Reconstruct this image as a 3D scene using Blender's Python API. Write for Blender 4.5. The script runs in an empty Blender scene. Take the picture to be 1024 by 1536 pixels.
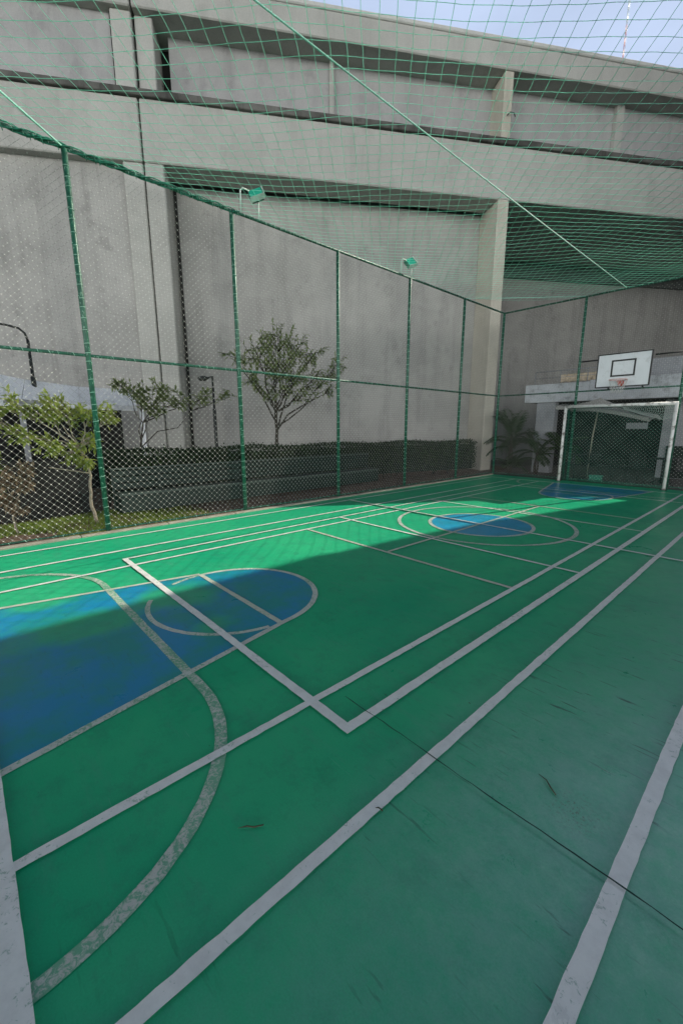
import bpy, math, random
import numpy as np
from mathutils import Vector, Matrix
R = math.radians
rnd = random.Random(11)
sc = bpy.context.scene
COL = sc.collection

# ------------------------------------------------------------------ mesh builder
class MB:
    def __init__(s): s.v = []; s.f = []; s.sm = []
    def add(s, vs, fs, smooth=False):
        b = len(s.v); s.v.extend([tuple(p) for p in vs])
        for f in fs: s.f.append(tuple(i + b for i in f)); s.sm.append(smooth)
    def box(s, x0, x1, y0, y1, z0, z1, M=None, bev=0.0):
        if x0 > x1: x0, x1 = x1, x0
        if y0 > y1: y0, y1 = y1, y0
        if z0 > z1: z0, z1 = z1, z0
        if bev > 0:
            b = min(bev, (x1-x0)*.45, (y1-y0)*.45, (z1-z0)*.45)
            vs = []; idx = {}
            for i, X in enumerate((x0, x1)):
                for j, Y in enumerate((y0, y1)):
                    for k, Z in enumerate((z0, z1)):
                        sx, sy, sz = (1, -1)[i], (1, -1)[j], (1, -1)[k]
                        idx[(i, j, k, 0)] = len(vs); vs.append((X, Y+sy*b, Z+sz*b))
                        idx[(i, j, k, 1)] = len(vs); vs.append((X+sx*b, Y, Z+sz*b))
                        idx[(i, j, k, 2)] = len(vs); vs.append((X+sx*b, Y+sy*b, Z))
            fs = []
            c = [(0, 0), (1, 0), (1, 1), (0, 1)]
            for a in (0, 1):
                fs.append([idx[(a, p, q, 0)] for p, q in c])
                fs.append([idx[(p, a, q, 1)] for p, q in c])
                fs.append([idx[(p, q, a, 2)] for p, q in c])
            for a in (0, 1):
                for d in (0, 1):
                    fs.append([idx[(a, d, 0, 0)], idx[(a, d, 1, 0)], idx[(a, d, 1, 1)], idx[(a, d, 0, 1)]])
                    fs.append([idx[(a, 0, d, 0)], idx[(a, 1, d, 0)], idx[(a, 1, d, 2)], idx[(a, 0, d, 2)]])
                    fs.append([idx[(0, a, d, 1)], idx[(1, a, d, 1)], idx[(1, a, d, 2)], idx[(0, a, d, 2)]])
                    for e in (0, 1):
                        pass
            for i in (0, 1):
                for j in (0, 1):
                    for k in (0, 1): fs.append([idx[(i, j, k, 0)], idx[(i, j, k, 1)], idx[(i, j, k, 2)]])
        else:
            vs = [(x0, y0, z0), (x1, y0, z0), (x1, y1, z0), (x0, y1, z0), (x0, y0, z1), (x1, y0, z1), (x1, y1, z1), (x0, y1, z1)]
            fs = [(0, 3, 2, 1), (4, 5, 6, 7), (0, 1, 5, 4), (1, 2, 6, 5), (2, 3, 7, 6), (3, 0, 4, 7)]
        if M is not None: vs = [tuple(M @ Vector(p)) for p in vs]
        s.add(vs, fs)
    def prism(s, poly, z0, z1):
        n = len(poly)
        vs = [(x, y, z0) for x, y in poly] + [(x, y, z1) for x, y in poly]
        fs = [tuple(range(n-1, -1, -1)), tuple(range(n, 2*n))] + [(i, (i+1) % n, (i+1) % n+n, i+n) for i in range(n)]
        s.add(vs, fs)
    def tube(s, path, r, n=8, caps=True, closed=False):
        P = [Vector(p) for p in path]; m = len(P)
        rs = r if isinstance(r, (list, tuple)) else [r]*m
        vs = []; up = None
        for i, p in enumerate(P):
            if closed: t = P[(i+1) % m] - P[i-1]
            else: t = P[min(i+1, m-1)] - P[max(i-1, 0)]
            t.normalize()
            if up is None:
                a = Vector((0, 0, 1)) if abs(t.z) < .9 else Vector((1, 0, 0))
                up = (a - t*a.dot(t)).normalized()
            else:
                up = (up - t*up.dot(t))
                up = up.normalized() if up.length > 1e-6 else t.orthogonal().normalized()
            w = t.cross(up)
            for k in range(n):
                A = 2*math.pi*k/n
                vs.append(tuple(p + (up*math.cos(A) + w*math.sin(A))*rs[i]))
        fs = []
        for i in range(m if closed else m-1):
            j = (i+1) % m
            for k in range(n): fs.append((i*n+k, i*n+(k+1) % n, j*n+(k+1) % n, j*n+k))
        if caps and not closed:
            fs.append(tuple(range(n-1, -1, -1))); fs.append(tuple((m-1)*n+k for k in range(n)))
        s.add(vs, fs, True)
    def leaf(s, p, d, L, W, nrm):
        side = d.cross(nrm)
        if side.length < 1e-5: side = d.orthogonal()
        side.normalize(); up = side.cross(d).normalized()
        a = p; b = p + d*L*.45 + side*W*.5 + up*L*.06; c = p + d*L - up*L*.10; e = p + d*L*.45 - side*W*.5 + up*L*.06; m = p + d*L*.45
        s.add([a, b, m, e, c], [(0, 1, 2), (0, 2, 3), (1, 4, 2), (2, 4, 3)])
    def build(s, name, mat, parent=None, loc=None, rotz=0, autosmooth=None):
        me = bpy.data.meshes.new(name); me.from_pydata(s.v, [], s.f); me.update()
        me.polygons.foreach_set('use_smooth', s.sm)
        me.materials.append(mat)
        o = bpy.data.objects.new(name, me); COL.objects.link(o)
        if name in ('tie_wire',): o['kind'] = 'stuff'
        if parent: o.parent = parent
        if loc: o.location = loc
        o.rotation_euler = (0, 0, rotz)
        return o

def tag(o, label=None, cat=None, group=None, kind=None):
    if label: o['label'] = label
    if cat: o['category'] = cat
    if group: o['group'] = group
    if kind: o['kind'] = kind
    return o
def thing(name, label, cat, loc=(0, 0, 0), rotz=0, group=None):
    o = bpy.data.objects.new(name, None); COL.objects.link(o); o.location = loc; o.rotation_euler = (0, 0, rotz)
    return tag(o, label, cat, group)
def dup(root, loc, rotz, label):
    r = root.copy(); COL.objects.link(r); r.location = loc; r.rotation_euler = (0, 0, rotz); r['label'] = label
    for ch in list(root.children):
        c = ch.copy(); COL.objects.link(c); c.parent = r
        for g in list(ch.children):
            d = g.copy(); COL.objects.link(d); d.parent = c
    return r

# ------------------------------------------------------------------ materials
class NT:
    def __init__(s, name):
        s.m = bpy.data.materials.new(name); s.m.use_nodes = True
        s.t = s.m.node_tree; s.n = s.t.nodes; s.l = s.t.links
        s.b = s.n['Principled BSDF']; s.out = s.n['Material Output']
        s.pos = s.n.new('ShaderNodeNewGeometry').outputs['Position']
    def link(s, a, b): s.l.new(a, b)
    def map(s, scale=(1, 1, 1), rot=(0, 0, 0), src=None):
        n = s.n.new('ShaderNodeMapping'); n.inputs['Scale'].default_value = scale; n.inputs['Rotation'].default_value = rot
        s.link(src or s.pos, n.inputs[0]); return n.outputs[0]
    def noise(s, scale, detail=4, rough=.55, vec=None, dist=0):
        n = s.n.new('ShaderNodeTexNoise'); n.inputs['Scale'].default_value = scale; n.inputs['Detail'].default_value = detail
        n.inputs['Roughness'].default_value = rough; n.inputs['Distortion'].default_value = dist
        s.link(vec or s.pos, n.inputs['Vector']); return n.outputs['Fac']
    def ramp(s, fac, stops):
        n = s.n.new('ShaderNodeValToRGB'); e = n.color_ramp.elements
        while len(e) < len(stops): e.new(.5)
        for i, (p, c) in enumerate(stops):
            e[i].position = p; e[i].color = (c, c, c, 1) if not isinstance(c, tuple) else (*c, 1)
        s.link(fac, n.inputs[0]); return n.outputs[0]
    def mix(s, fac, a, b, mode='MIX'):
        n = s.n.new('ShaderNodeMix'); n.data_type = 'RGBA'; n.blend_type = mode
        for k, v in ((0, fac), (6, a), (7, b)):
            if isinstance(v, (int, float)): n.inputs[k].default_value = v if k == 0 else (v, v, v, 1)
            elif isinstance(v, tuple): n.inputs[k].default_value = (*v, 1)
            else: s.link(v, n.inputs[k])
        return n.outputs[2]
    def math(s, op, a, b=0., c=0.):
        n = s.n.new('ShaderNodeMath'); n.operation = op
        for k, v in enumerate((a, b, c)):
            if isinstance(v, (int, float)): n.inputs[k].default_value = v
            else: s.link(v, n.inputs[k])
        return n.outputs[0]
    def sep(s, src=None):
        n = s.n.new('ShaderNodeSeparateXYZ'); s.link(src or s.pos, n.inputs[0]); return n.outputs
    def bump(s, h, st, dist=.01):
        n = s.n.new('ShaderNodeBump'); n.inputs['Strength'].default_value = st; n.inputs['Distance'].default_value = dist
        s.link(h, n.inputs['Height']); s.link(n.outputs[0], s.b.inputs['Normal'])
    def set(s, col=None, rough=None, metal=None, spec=None):
        for k, v in (('Base Color', col), ('Roughness', rough), ('Metallic', metal), ('Specular IOR Level', spec)):
            if v is None: continue
            if isinstance(v, tuple): s.b.inputs[k].default_value = (*v, 1)
            elif isinstance(v, (int, float)): s.b.inputs[k].default_value = v
            else: s.link(v, s.b.inputs[k])
        return s.m

def concrete(name, c0, c1, stain=.35, seed=0.0, streak=.4):
    m = NT(name)
    big = m.noise(.45, 5, .6, m.map((1, 1, 1), (seed, seed, 0)))
    st = m.noise(1.0, 5, .65, m.map((2.6, 2.6, .22), (0, 0, seed)))
    fine = m.noise(35, 3, .6)
    blot = m.noise(1.4, 6, .7, m.map((1, 1, .8), (0, 0, seed+1)))
    c = m.mix(m.ramp(big, [(.35, 0.), (.68, 1.)]), c0, c1)
    c = m.mix(m.math('MULTIPLY', m.ramp(st, [(.50, 0.), (.78, 1.)]), streak), c, tuple(x*.42 for x in c0))
    c = m.mix(m.math('MULTIPLY', m.ramp(blot, [(.57, 0.), (.66, 1.)]), stain), c, tuple(x*.5 for x in c0))
    pt = m.noise(.8, 2, .5, m.map((1, 1, 1.4), (seed, 0, seed)), dist=1.2)
    c = m.mix(m.math('MULTIPLY', m.ramp(pt, [(.56, 0.), (.60, 1.)]), .14), c, tuple(x*1.18 for x in c1))
    c = m.mix(.16, c, m.ramp(fine, [(.3, .2), (.7, .8)]), 'OVERLAY')
    m.bump(m.math('ADD', fine, m.math('MULTIPLY', blot, 2.)), .25, .006)
    return m.set(c, .9, spec=.25)

def plain(name, c, rough=.6, metal=0, var=.25, sc_=6., bump=0., spec=.5, dirt=None, dirtamt=.6, dsc=4.):
    m = NT(name)
    n = m.noise(sc_, 4, .6)
    col = m.mix(m.ramp(n, [(.3, 0.), (.7, 1.)]), tuple(x*(1-var) for x in c), tuple(min(1, x*(1+var)) for x in c))
    if dirt:
        d = m.noise(dsc, 6, .7)
        col = m.mix(m.math('MULTIPLY', m.ramp(d, [(.52, 0.), (.66, 1.)]), dirtamt), col, dirt)
    if bump: m.bump(m.noise(sc_*6, 4, .6), bump, .004)
    return m.set(col, rough, metal, spec)

def foliage(name, c0, c1, trans=.35, rough=.5):
    m = NT(name)
    info = m.noise(9, 2, .5); info2 = m.noise(1.6, 3, .6)
    c = m.mix(m.ramp(info, [(.35, 0.), (.65, 1.)]), c0, c1)
    c = m.mix(m.ramp(info2, [(.35, 0.), (.7, .7)]), c, tuple(x*(.5 if 'twine' not in name else .85) for x in c0))
    m.set(c, rough, spec=.3)
    t = m.n.new('ShaderNodeBsdfTranslucent'); m.link(c, t.inputs[0])
    mx = m.n.new('ShaderNodeMixShader'); mx.inputs[0].default_value = trans
    m.link(m.b.outputs[0], mx.inputs[1]); m.link(t.outputs[0], mx.inputs[2]); m.link(mx.outputs[0], m.out.inputs[0])
    return m.m

# court green, shared by floor and by the worn parts of the paint
G0 = (.010, .40, .200); G1 = (.034, .505, .235)
def court_paint(m):
    big = m.noise(.5, 5, .6)
    c = m.mix(m.ramp(big, [(.35, 0.), (.66, 1.)]), G0, G1)
    mid = m.noise(4.5, 9, .8)
    c = m.mix(m.math('MULTIPLY', m.ramp(mid, [(.5, 0.), (.7, 1.)]), .5), c, (.035, .22, .155))
    # pale dust patch near the side line, sky sheen painted into its colour
    x, y, z = m.sep()
    dx = m.math('ADD', x, .25); dy = m.math('MULTIPLY', m.math('SUBTRACT', y, 1.7), .6)
    dd = m.math('SQRT', m.math('ADD', m.math('MULTIPLY', dx, dx), m.math('MULTIPLY', dy, dy)))
    blob = m.ramp(dd, [(.15, 1.), (1.5, 0.)])
    dn = m.noise(7, 10, .85)
    c = m.mix(m.math('MULTIPLY', m.math('MULTIPLY', blob, m.ramp(dn, [(.40, .1), (.60, 1.)])), .6), c, (.36, .60, .52))
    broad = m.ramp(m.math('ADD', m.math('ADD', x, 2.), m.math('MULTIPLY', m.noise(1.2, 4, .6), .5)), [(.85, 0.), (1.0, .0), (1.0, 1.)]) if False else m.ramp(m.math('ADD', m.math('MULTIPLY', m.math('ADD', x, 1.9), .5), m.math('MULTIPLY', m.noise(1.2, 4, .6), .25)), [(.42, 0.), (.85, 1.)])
    c = m.mix(m.math('MULTIPLY', broad, m.ramp(m.noise(6, 10, .9), [(.40, .06), (.60, .62)])), c, (.13, .43, .32))  # greyer towards the right line, sky sheen mixed into the floor colour
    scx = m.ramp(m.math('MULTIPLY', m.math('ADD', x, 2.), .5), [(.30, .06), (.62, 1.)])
    # scuffs: short dark dashes in two directions
    for k, (rot, sc2, th) in enumerate(((.6, (3, 22, 1), .69), (-.9, (2.2, 30, 1), .70), (1.5, (4, 26, 1), .71))):
        s_ = m.noise(1.3, 3, .6, m.map(sc2, (0, 0, rot)))
        msk = m.noise(.9, 3, .5, m.map((1, 1, 1), (k+1., 0, 0)))
        f = m.math('MULTIPLY', scx, m.math('MULTIPLY', m.ramp(s_, [(th-.06, 0.), (th-.01, 1.)]), m.ramp(msk, [(.42, 0.), (.56, .8)])))
        c = m.mix(f, c, (.012, .075, .055))
    speck = m.noise(26, 3, .5); sm = m.noise(1.1, 3, .6, m.map((1, 1, 1), (2.5, 0, 0)))
    c = m.mix(m.math('MULTIPLY', m.ramp(speck, [(.72, 0.), (.76, 1.)]), m.ramp(sm, [(.5, 0.), (.62, .8)])), c, (.03, .05, .04))
    # brown rusty rub near the joint
    ex = m.math('ADD', x, .42); ey = m.math('SUBTRACT', y, 1.72)
    ed = m.math('SQRT', m.math('ADD', m.math('MULTIPLY', ex, ex), m.math('MULTIPLY', ey, ey)))
    rb = m.noise(70, 8, .85)
    c = m.mix(m.math('MULTIPLY', m.ramp(ed, [(.02, .9), (.16, 0.)]), m.ramp(rb, [(.52, 0.), (.6, 1.)])), c, (.10, .075, .07))
    grit = m.noise(150, 4, .75); patch = m.noise(.33, 2, .4, m.map((1, 1, 1), (1.7, 0, 0)))
    c = m.mix(.22, c, m.ramp(grit, [(.3, .30), (.7, .70)]), 'OVERLAY')
    wipe = m.noise(1.6, 6, .75, m.map((1, 5, 1), (0, 0, -.55)))
    c = m.mix(m.math('MULTIPLY', m.ramp(wipe, [(.52, 0.), (.72, 1.)]), .30), c, (.10, .36, .25))
    dk = m.noise(2.3, 8, .8, m.map((1, 1, 1), (3.1, 0, 1.)))
    c = m.mix(m.math('MULTIPLY', m.ramp(dk, [(.56, 0.), (.70, 1.)]), .35), c, (.010, .20, .12))
    scr = m.noise(1.1, 4, .7, m.map((1.2, 60, 1), (0, 0, 1.05)))
    c = m.mix(m.math('MULTIPLY', m.ramp(scr, [(.70, 0.), (.74, 1.)]), m.math('MULTIPLY', m.ramp(big, [(.45, 0.), (.6, 1.)]), .5)), c, (.22, .50, .40))
    return c, big, mid
def court_surface(m):
    n1 = m.noise(7, 6, .65, dist=.4); n2 = m.noise(1.1, 4, .6)
    rg = m.math('ADD', m.math('MULTIPLY', n1, .22), m.math('MULTIPLY', n2, .16))
    rg = m.math('ADD', rg, .13)
    h = m.math('ADD', m.noise(2.0, 3, .5), m.math('MULTIPLY', m.noise(60, 3, .6), .05))
    h = m.math('ADD', h, m.math('MULTIPLY', m.noise(9, 5, .6, dist=.8), .12))
    m.bump(h, .22, .012)
    return rg
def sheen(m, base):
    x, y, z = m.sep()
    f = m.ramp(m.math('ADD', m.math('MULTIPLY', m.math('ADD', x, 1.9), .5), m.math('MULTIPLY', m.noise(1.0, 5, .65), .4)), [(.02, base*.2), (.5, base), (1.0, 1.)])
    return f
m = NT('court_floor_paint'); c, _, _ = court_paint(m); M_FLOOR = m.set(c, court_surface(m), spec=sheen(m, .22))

def blue_paint(name, c0, c1, holes):
    m = NT(name); g, _, _ = court_paint(m); x, y, z = m.sep()
    edge = m.math('ADD', m.math('MULTIPLY', m.noise(1.5, 3, .5), .55), m.math('MULTIPLY', m.noise(16, 7, .8), .16))
    b = m.mix(m.ramp(m.noise(1.7, 6, .65), [(.42, 0.), (.58, 1.)]), c0, c1)
    scr = m.noise(2.0, 4, .7, m.map((3, 20, 1), (0, 0, .8)))
    b = m.mix(m.math('MULTIPLY', m.ramp(scr, [(.60, 0.), (.68, 1.)]), .45), b, (.012, .20, .20))
    for (hx, hy, hr, yy) in holes:
        dx = m.math('SUBTRACT', x, hx); dy = m.math('MULTIPLY', m.math('SUBTRACT', y, hy), yy)
        d = m.math('SQRT', m.math('ADD', m.math('MULTIPLY', dx, dx), m.math('MULTIPLY', dy, dy)))
        b = m.mix(m.ramp(m.math('ADD', d, edge), [(hr+.28, .85), (hr+.46, 0.)]), b, g)
    return m.set(b, court_surface(m), spec=.22)
M_KEY = blue_paint('court_key_blue_paint', (.008, .30, .30), (.006, .27, .50), [(-3.85, 1.35, .30, .9), (-3.75, .55, .26, .7), (-3.0, 1.35, .10, 1.), (-4.5, .35, .12, .6)])
M_CIRC = blue_paint('court_circle_blue_paint', (.008, .32, .48), (.008, .36, .60), [])

def line_paint(name, wear, col=(.90, .90, .87)):
    m = NT(name); g, _, _ = court_paint(m)
    n = m.noise(42, 6, .75, dist=.8); n2 = m.noise(3.2, 4, .6)
    v = m.math('ADD', m.math('MULTIPLY', n, .75), m.math('MULTIPLY', n2, .35))
    f = m.ramp(v, [(.55-wear*.5, 1.), (.62-wear*.36, 0.)]) if False else m.ramp(v, [(.43+wear*.10, 0.), (.47+wear*.14, 1.)])
    dirty = m.mix(m.ramp(m.noise(11, 5, .7), [(.4, 0.), (.72, .4)]), col, tuple(x*.62 for x in col))
    c = m.mix(f, m.mix(.72 - .4*wear, g, tuple(x*.66 for x in col)), dirty)
    return m.set(c, court_surface(m), spec=sheen(m, .75))
M_LINE = line_paint('court_line_white_paint', .0)
M_LINE_W = line_paint('court_line_worn_paint', .5, (.64, .68, .62))
M_LINE_WW = line_paint('court_line_faded_paint', .9, (.62, .64, .58))
M_CREAM = line_paint('court_line_cream_paint', .2, (.62, .66, .56))
M_JOINT_LINE = plain('dark_joint_and_line', (.010, .05, .04), .9)

M_BEAM = concrete('pale_weathered_concrete', (.40, .395, .37), (.48, .475, .445), .15, .3, .30)
M_WALL = concrete('grey_stained_concrete', (.33, .325, .31), (.44, .43, .41), .34, 1.2, .45)
M_WALLU = concrete('grey_upper_concrete', (.34, .335, .335), (.42, .415, .41), .3, 2.1, .35)
M_FIN = concrete('cream_concrete_fin', (.47, .44, .37), (.55, .52, .45), .12, 3.1, .35)
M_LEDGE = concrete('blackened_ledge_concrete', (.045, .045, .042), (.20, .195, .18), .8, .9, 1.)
M_CAP = concrete('roof_cap_concrete', (.50, .50, .48), (.60, .60, .57), .2, .2, .2)
M_DARKJ = plain('expansion_joint_tar', (.012, .012, .011), .9)

def wrapped(name, c, c2, sc2=40):
    m = NT(name)
    n = m.noise(14, 5, .7); n2 = m.noise(sc2, 3, .6, m.map((1, 1, .5)))
    c_ = m.mix(m.ramp(n, [(.4, 0.), (.62, 1.)]), c, tuple(x*.6 for x in c))
    c_ = m.mix(m.math('MULTIPLY', m.ramp(n2, [(.58, 0.), (.66, 1.)]), .7), c_, c2)
    m.bump(n2, .3, .003)
    return m.set(c_, .45, spec=.5)
M_POST = wrapped('green_painted_steel', (.014, .115, .07), (.22, .40, .30))
M_WRAP = plain('pale_tie_wire', (.30, .52, .42), .5, .1, .3, 30)
M_ROLL = plain('rolled_green_netting', (.02, .20, .13), .7, 0, .6, 30, .4)
M_WIRE = plain('galvanised_wire', (.27, .28, .26), .6, 0, .3, 30, spec=.3)
M_WIREB = plain('galvanised_wire_dull', (.11, .12, .10), .6, 0, .3, 30, spec=.3)
M_BEND_GLINT = plain('wire_bend_glint', (.62, .63, .60), .4, .15, .2, 30)  # lighter colour paints sun glints onto the wire bends
M_NET = foliage('green_net_twine', (.40, .90, .72), (.52, .93, .80), .5)
M_ROPE = plain('green_white_rope', (.34, .74, .60), .6, 0, .2, 60)
M_GOALW = plain('white_chipped_paint', (.66, .66, .64), .4, 0, .1, 8, .1, dirt=(.12, .10, .085), dirtamt=.95, dsc=7)
M_GNET = plain('dark_green_goal_net', (.05, .22, .16), .7)
M_GNETW = plain('pale_goal_net', (.45, .55, .50), .7)
M_BOARD = plain('white_backboard_paint', (.62, .65, .68), .35, 0, .06, 3, dirt=(.35, .36, .36), dirtamt=.4, dsc=6)
M_BLK = plain('black_steel', (.015, .017, .017), .5)
M_RIM = plain('faded_red_rim_paint', (.55, .12, .09), .5, 0, .3, 20)
M_PINK = plain('faded_pink_metal', (.60, .36, .34), .5, 0, .2, 20)
M_HNET = plain('white_hoop_net', (.62, .62, .60), .8)
M_SOIL = plain('brown_earth', (.125, .078, .055), .95, 0, .45, 7, .8, dirt=(.40, .30, .22), dirtamt=.7, dsc=14)
M_KERB = concrete('pale_kerb_concrete', (.33, .30, .25), (.42, .38, .31), .5, .7, .6)
M_PATIO = plain('grey_patio_paving', (.17, .155, .14), .85, 0, .35, 5, .4, dirt=(.06, .05, .05), dirtamt=.6, dsc=6)
M_GROUND = plain('dull_ground', (.10, .10, .085), .95, 0, .4, .6, .3)
M_BENCH = plain('dark_green_bench_paint', (.003, .020, .014), .55, 0, .4, 10, .1, dirt=(.015, .035, .028), dirtamt=.5, dsc=8)
M_BENCHE = plain('worn_bench_edge_paint', (.05, .075, .065), .6, 0, .3, 14)
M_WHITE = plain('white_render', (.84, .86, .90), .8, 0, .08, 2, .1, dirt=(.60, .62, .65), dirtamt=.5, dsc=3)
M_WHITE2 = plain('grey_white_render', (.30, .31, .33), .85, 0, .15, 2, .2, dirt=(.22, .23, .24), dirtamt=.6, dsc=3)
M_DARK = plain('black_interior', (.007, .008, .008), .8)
M_DARKG = plain('dark_green_screen', (.008, .02, .015), .8)
M_CAFE = plain('dull_white_cafe_render', (.50, .52, .55), .85, 0, .12, 2, .15, dirt=(.2, .2, .21), dirtamt=.6, dsc=3)
M_CANV = plain('grey_white_canvas', (.30, .295, .28), .85, 0, .12, 5, .1)
M_ALU = plain('brushed_pole', (.30, .28, .22), .4, .6)
M_BARK = plain('grey_brown_bark', (.16, .13, .10), .9, 0, .4, 25, .6)
M_BARKL = plain('pale_bark', (.34, .29, .22), .9, 0, .3, 25, .6)
M_BARKD = plain('dark_bark', (.045, .038, .03), .9, 0, .3, 25, .6)
M_LY = foliage('yellow_green_leaves', (.30, .40, .07), (.52, .58, .16), .5)
M_LT = foliage('olive_leaves', (.20, .27, .10), (.33, .40, .17), .5)
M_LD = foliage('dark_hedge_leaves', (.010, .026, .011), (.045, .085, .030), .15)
M_LP = foliage('palm_leaves', (.020, .055, .020), (.055, .11, .03), .25)
M_LPK = foliage('dry_pinkish_leaves', (.26, .19, .12), (.42, .32, .22), .3)
M_GRASS = foliage('grass_blades', (.22, .34, .06), (.42, .52, .12), .45)
M_TWIG = plain('dry_twig', (.05, .055, .03), .9)
m = NT('tinted_floodlight_glass'); M_FGLASS = m.set((.03, .42, .27), .12, spec=.8)
M_FHOUS = plain('green_floodlight_housing', (.015, .10, .065), .5)
M_PALE = plain('pale_galvanised_bracket', (.52, .60, .55), .5, .2)

# ------------------------------------------------------------------ ground
def sheet(name, poly, z, mat):
    b = MB(); b.add([(x, y, z) for x, y in poly], [tuple(range(len(poly)))]); return tag(b.build(name, mat), kind='structure')
sheet('ground', [(-400, -400), (400, -400), (400, 400), (-400, 400)], -.14, M_GROUND)
XL, XR, YB = -6.93, .62, 13.42
b = MB(); b.box(XL, XR, -6, YB, -.30, 0); tag(b.build('court_floor', M_FLOOR), kind='structure')
# earth bed beside the court, with a lumpy surface
b = MB(); nx, ny = 26, 110
for j in range(ny+1):
    for i in range(nx+1):
        x = -14.5 + (XL-.115+14.5)*i/nx; y = -6 + 22.5*j/ny
        z = -.035 + .02*math.sin(3.1*x+1.7*y) + .015*math.sin(7.3*y-2.2*x) + rnd.uniform(-.008, .008)
        if i == nx: z = -.03
        b.v.append((x, y, z))
for j in range(ny):
    for i in range(nx):
        a = j*(nx+1)+i; b.f.append((a, a+1, a+nx+2, a+nx+1)); b.sm.append(True)
tag(b.build('earth_bed', M_SOIL), kind='structure')
b = MB()
y = -6
while y < 13.4:
    L = min(1.2 + rnd.uniform(-.1, .1), 13.4-y)
    b.box(XL-.11+rnd.uniform(-.006, .004), XL-.004, y, y+L-.008, -.2, .028+rnd.uniform(-.006, .006), bev=.008); y += L
tag(b.build('kerb', M_KERB), kind='structure')
b = MB(); b.box(-7.6, 8, YB+.005, 26, -.3, -.02); tag(b.build('patio_floor', M_PATIO), kind='structure')

# ------------------------------------------------------------------ painted markings
CX, YBASE, YH = -3.41, -.09, 6.27
YFAR = 2*YH - YBASE
_z = [.004]
def nz(): _z[0] += .00025; return _z[0]
def strip(b, pts, w, closed=False, z=None):
    z = z or nz(); P = [Vector((x, y)) for x, y in pts]; n = len(P); vs = []
    for i, p in enumerate(P):
        if closed: t = P[(i+1) % n]-P[i-1]
        else: t = P[min(i+1, n-1)]-P[max(i-1, 0)]
        t.normalize(); s_ = Vector((-t.y, t.x)); j1 = rnd.uniform(-.0020, .0020)+.0007*math.sin(i*.21+z*9e3); j2 = rnd.uniform(-.0020, .0020)+.0007*math.sin(i*.17+z*7e3)
        a = p+s_*(w/2+j1); c_ = p-s_*(w/2+j2)
        vs += [(a.x, a.y, z), (c_.x, c_.y, z)]
    fs = [(2*i, 2*i+1, 2*((i+1) % n)+1, 2*((i+1) % n)) for i in range(n if closed else n-1)]
    b.add(vs, fs)
def seg(b, x0, y0, x1, y1, w, z=None):
    n = max(2, int(math.hypot(x1-x0, y1-y0)/.05)); strip(b, [(x0+(x1-x0)*i/n, y0+(y1-y0)*i/n) for i in range(n+1)], w, z=z)
def arc(cx, cy, r, a0, a1, n=40, ry=None):
    ry = ry or r; return [(cx+r*math.cos(R(a0+(a1-a0)*i/n)), cy+ry*math.sin(R(a0+(a1-a0)*i/n))) for i in range(n+1)]
def mir(pts): return [(x, 2*YH-y) for x, y in pts]

KX = -3.47; KYT = 1.79
def key_poly():
    return [(KX-1.17, YBASE), (KX+1.17, YBASE), (KX+.78, KYT)] + arc(KX, KYT, .76, 0, 180, 30)[1:-1] + [(KX-.80, KYT)]
for k, fn in enumerate((lambda p: p, mir)):
    p = fn(key_poly()); sheet('key_area_paint', p if k == 0 else p[::-1], .0032, M_KEY)
sheet('centre_circle_paint', arc(-3.40, YH, .82, 0, 360, 60)[:-1], .0032, M_CIRC)

b = MB()    # faded goal-area arcs
for fn in (lambda p: p, mir):
    p = [(-5.66, YBASE)] + arc(-4.60, YBASE, 1.04, 172, 92, 24, 1.02) + [(-4.3+.1*i, .93) for i in range(20)] + arc(-2.30, YBASE, 1.04, 90, 0, 26, 1.02)
    strip(b, fn(p), .062)
strip(b, arc(KX, KYT, .77, 182, 206, 10), .042)
tag(b.build('goal_area_markings', M_LINE_WW), kind='structure')
b = MB()    # basketball key and centre circles
for fn in (lambda p: p, mir):
    n = 16
    strip(b, fn([(KX+1.17+(.78-1.17)*i/n, YBASE+(KYT-YBASE)*i/n) for i in range(n+1)]+arc(KX, KYT, .77, 0, 180, 40)[1:]), .05)
    strip(b, fn(arc(KX, KYT, .77, 236, 352, 30)), .042)
strip(b, arc(-3.43, YH+.02, .82, 0, 360, 64)[:-1], .06, True)
strip(b, arc(-3.45, YH+.14, 1.40, 0, 360, 80)[:-1], .06, True)
tag(b.build('basketball_markings', M_LINE_W), kind='structure')
b = MB()    # left edges of the keys and free-throw lines
for fn in (lambda p: p, mir):
    q = fn([(KX-1.20, YBASE), (KX-.80, KYT)]); seg(b, *q[0], *q[1], .045)
    q = fn([(KX-.78, KYT), (KX+.78, KYT)]); seg(b, *q[0], *q[1], .05)
    q = fn([(-5.09, 3.93), (-1.73, 3.93)]); seg(b, *q[0], *q[1], .05)
seg(b, -3.42, 3.93, -3.41, 2*YH-3.93, .045)
tag(b.build('volleyball_markings', M_CREAM), kind='structure')
b = MB()    # outer and badminton lines
for x, w in ((-6.58, .045), (-5.82, .05), (-5.09, .045), (-1.73, .050), (-1.0, .053), (-.21, .060)):
    seg(b, x, YBASE if x > -6 or x < -6.5 else -1, x, YFAR, w)
seg(b, -6.58, YBASE, -.21, YBASE, .072); seg(b, -6.58, YFAR, -.21, YFAR, .06)
for yy in (1.345, 2*YH-1.345): seg(b, -5.42, yy, -1.39, yy, .06)
seg(b, -5.40, 1.345, -5.40, 2*YH-1.345, .045); seg(b, -1.42, 1.345, -1.42, 2*YH-1.345, .062)
for yy in (4.9, 2*YH-4.9): seg(b, -5.40, yy, -1.42, yy, .045)
seg(b, -6.58, YH, .5, YH, .05)
tag(b.build('court_boundary_markings', M_LINE), kind='structure')
b = MB()
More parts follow.
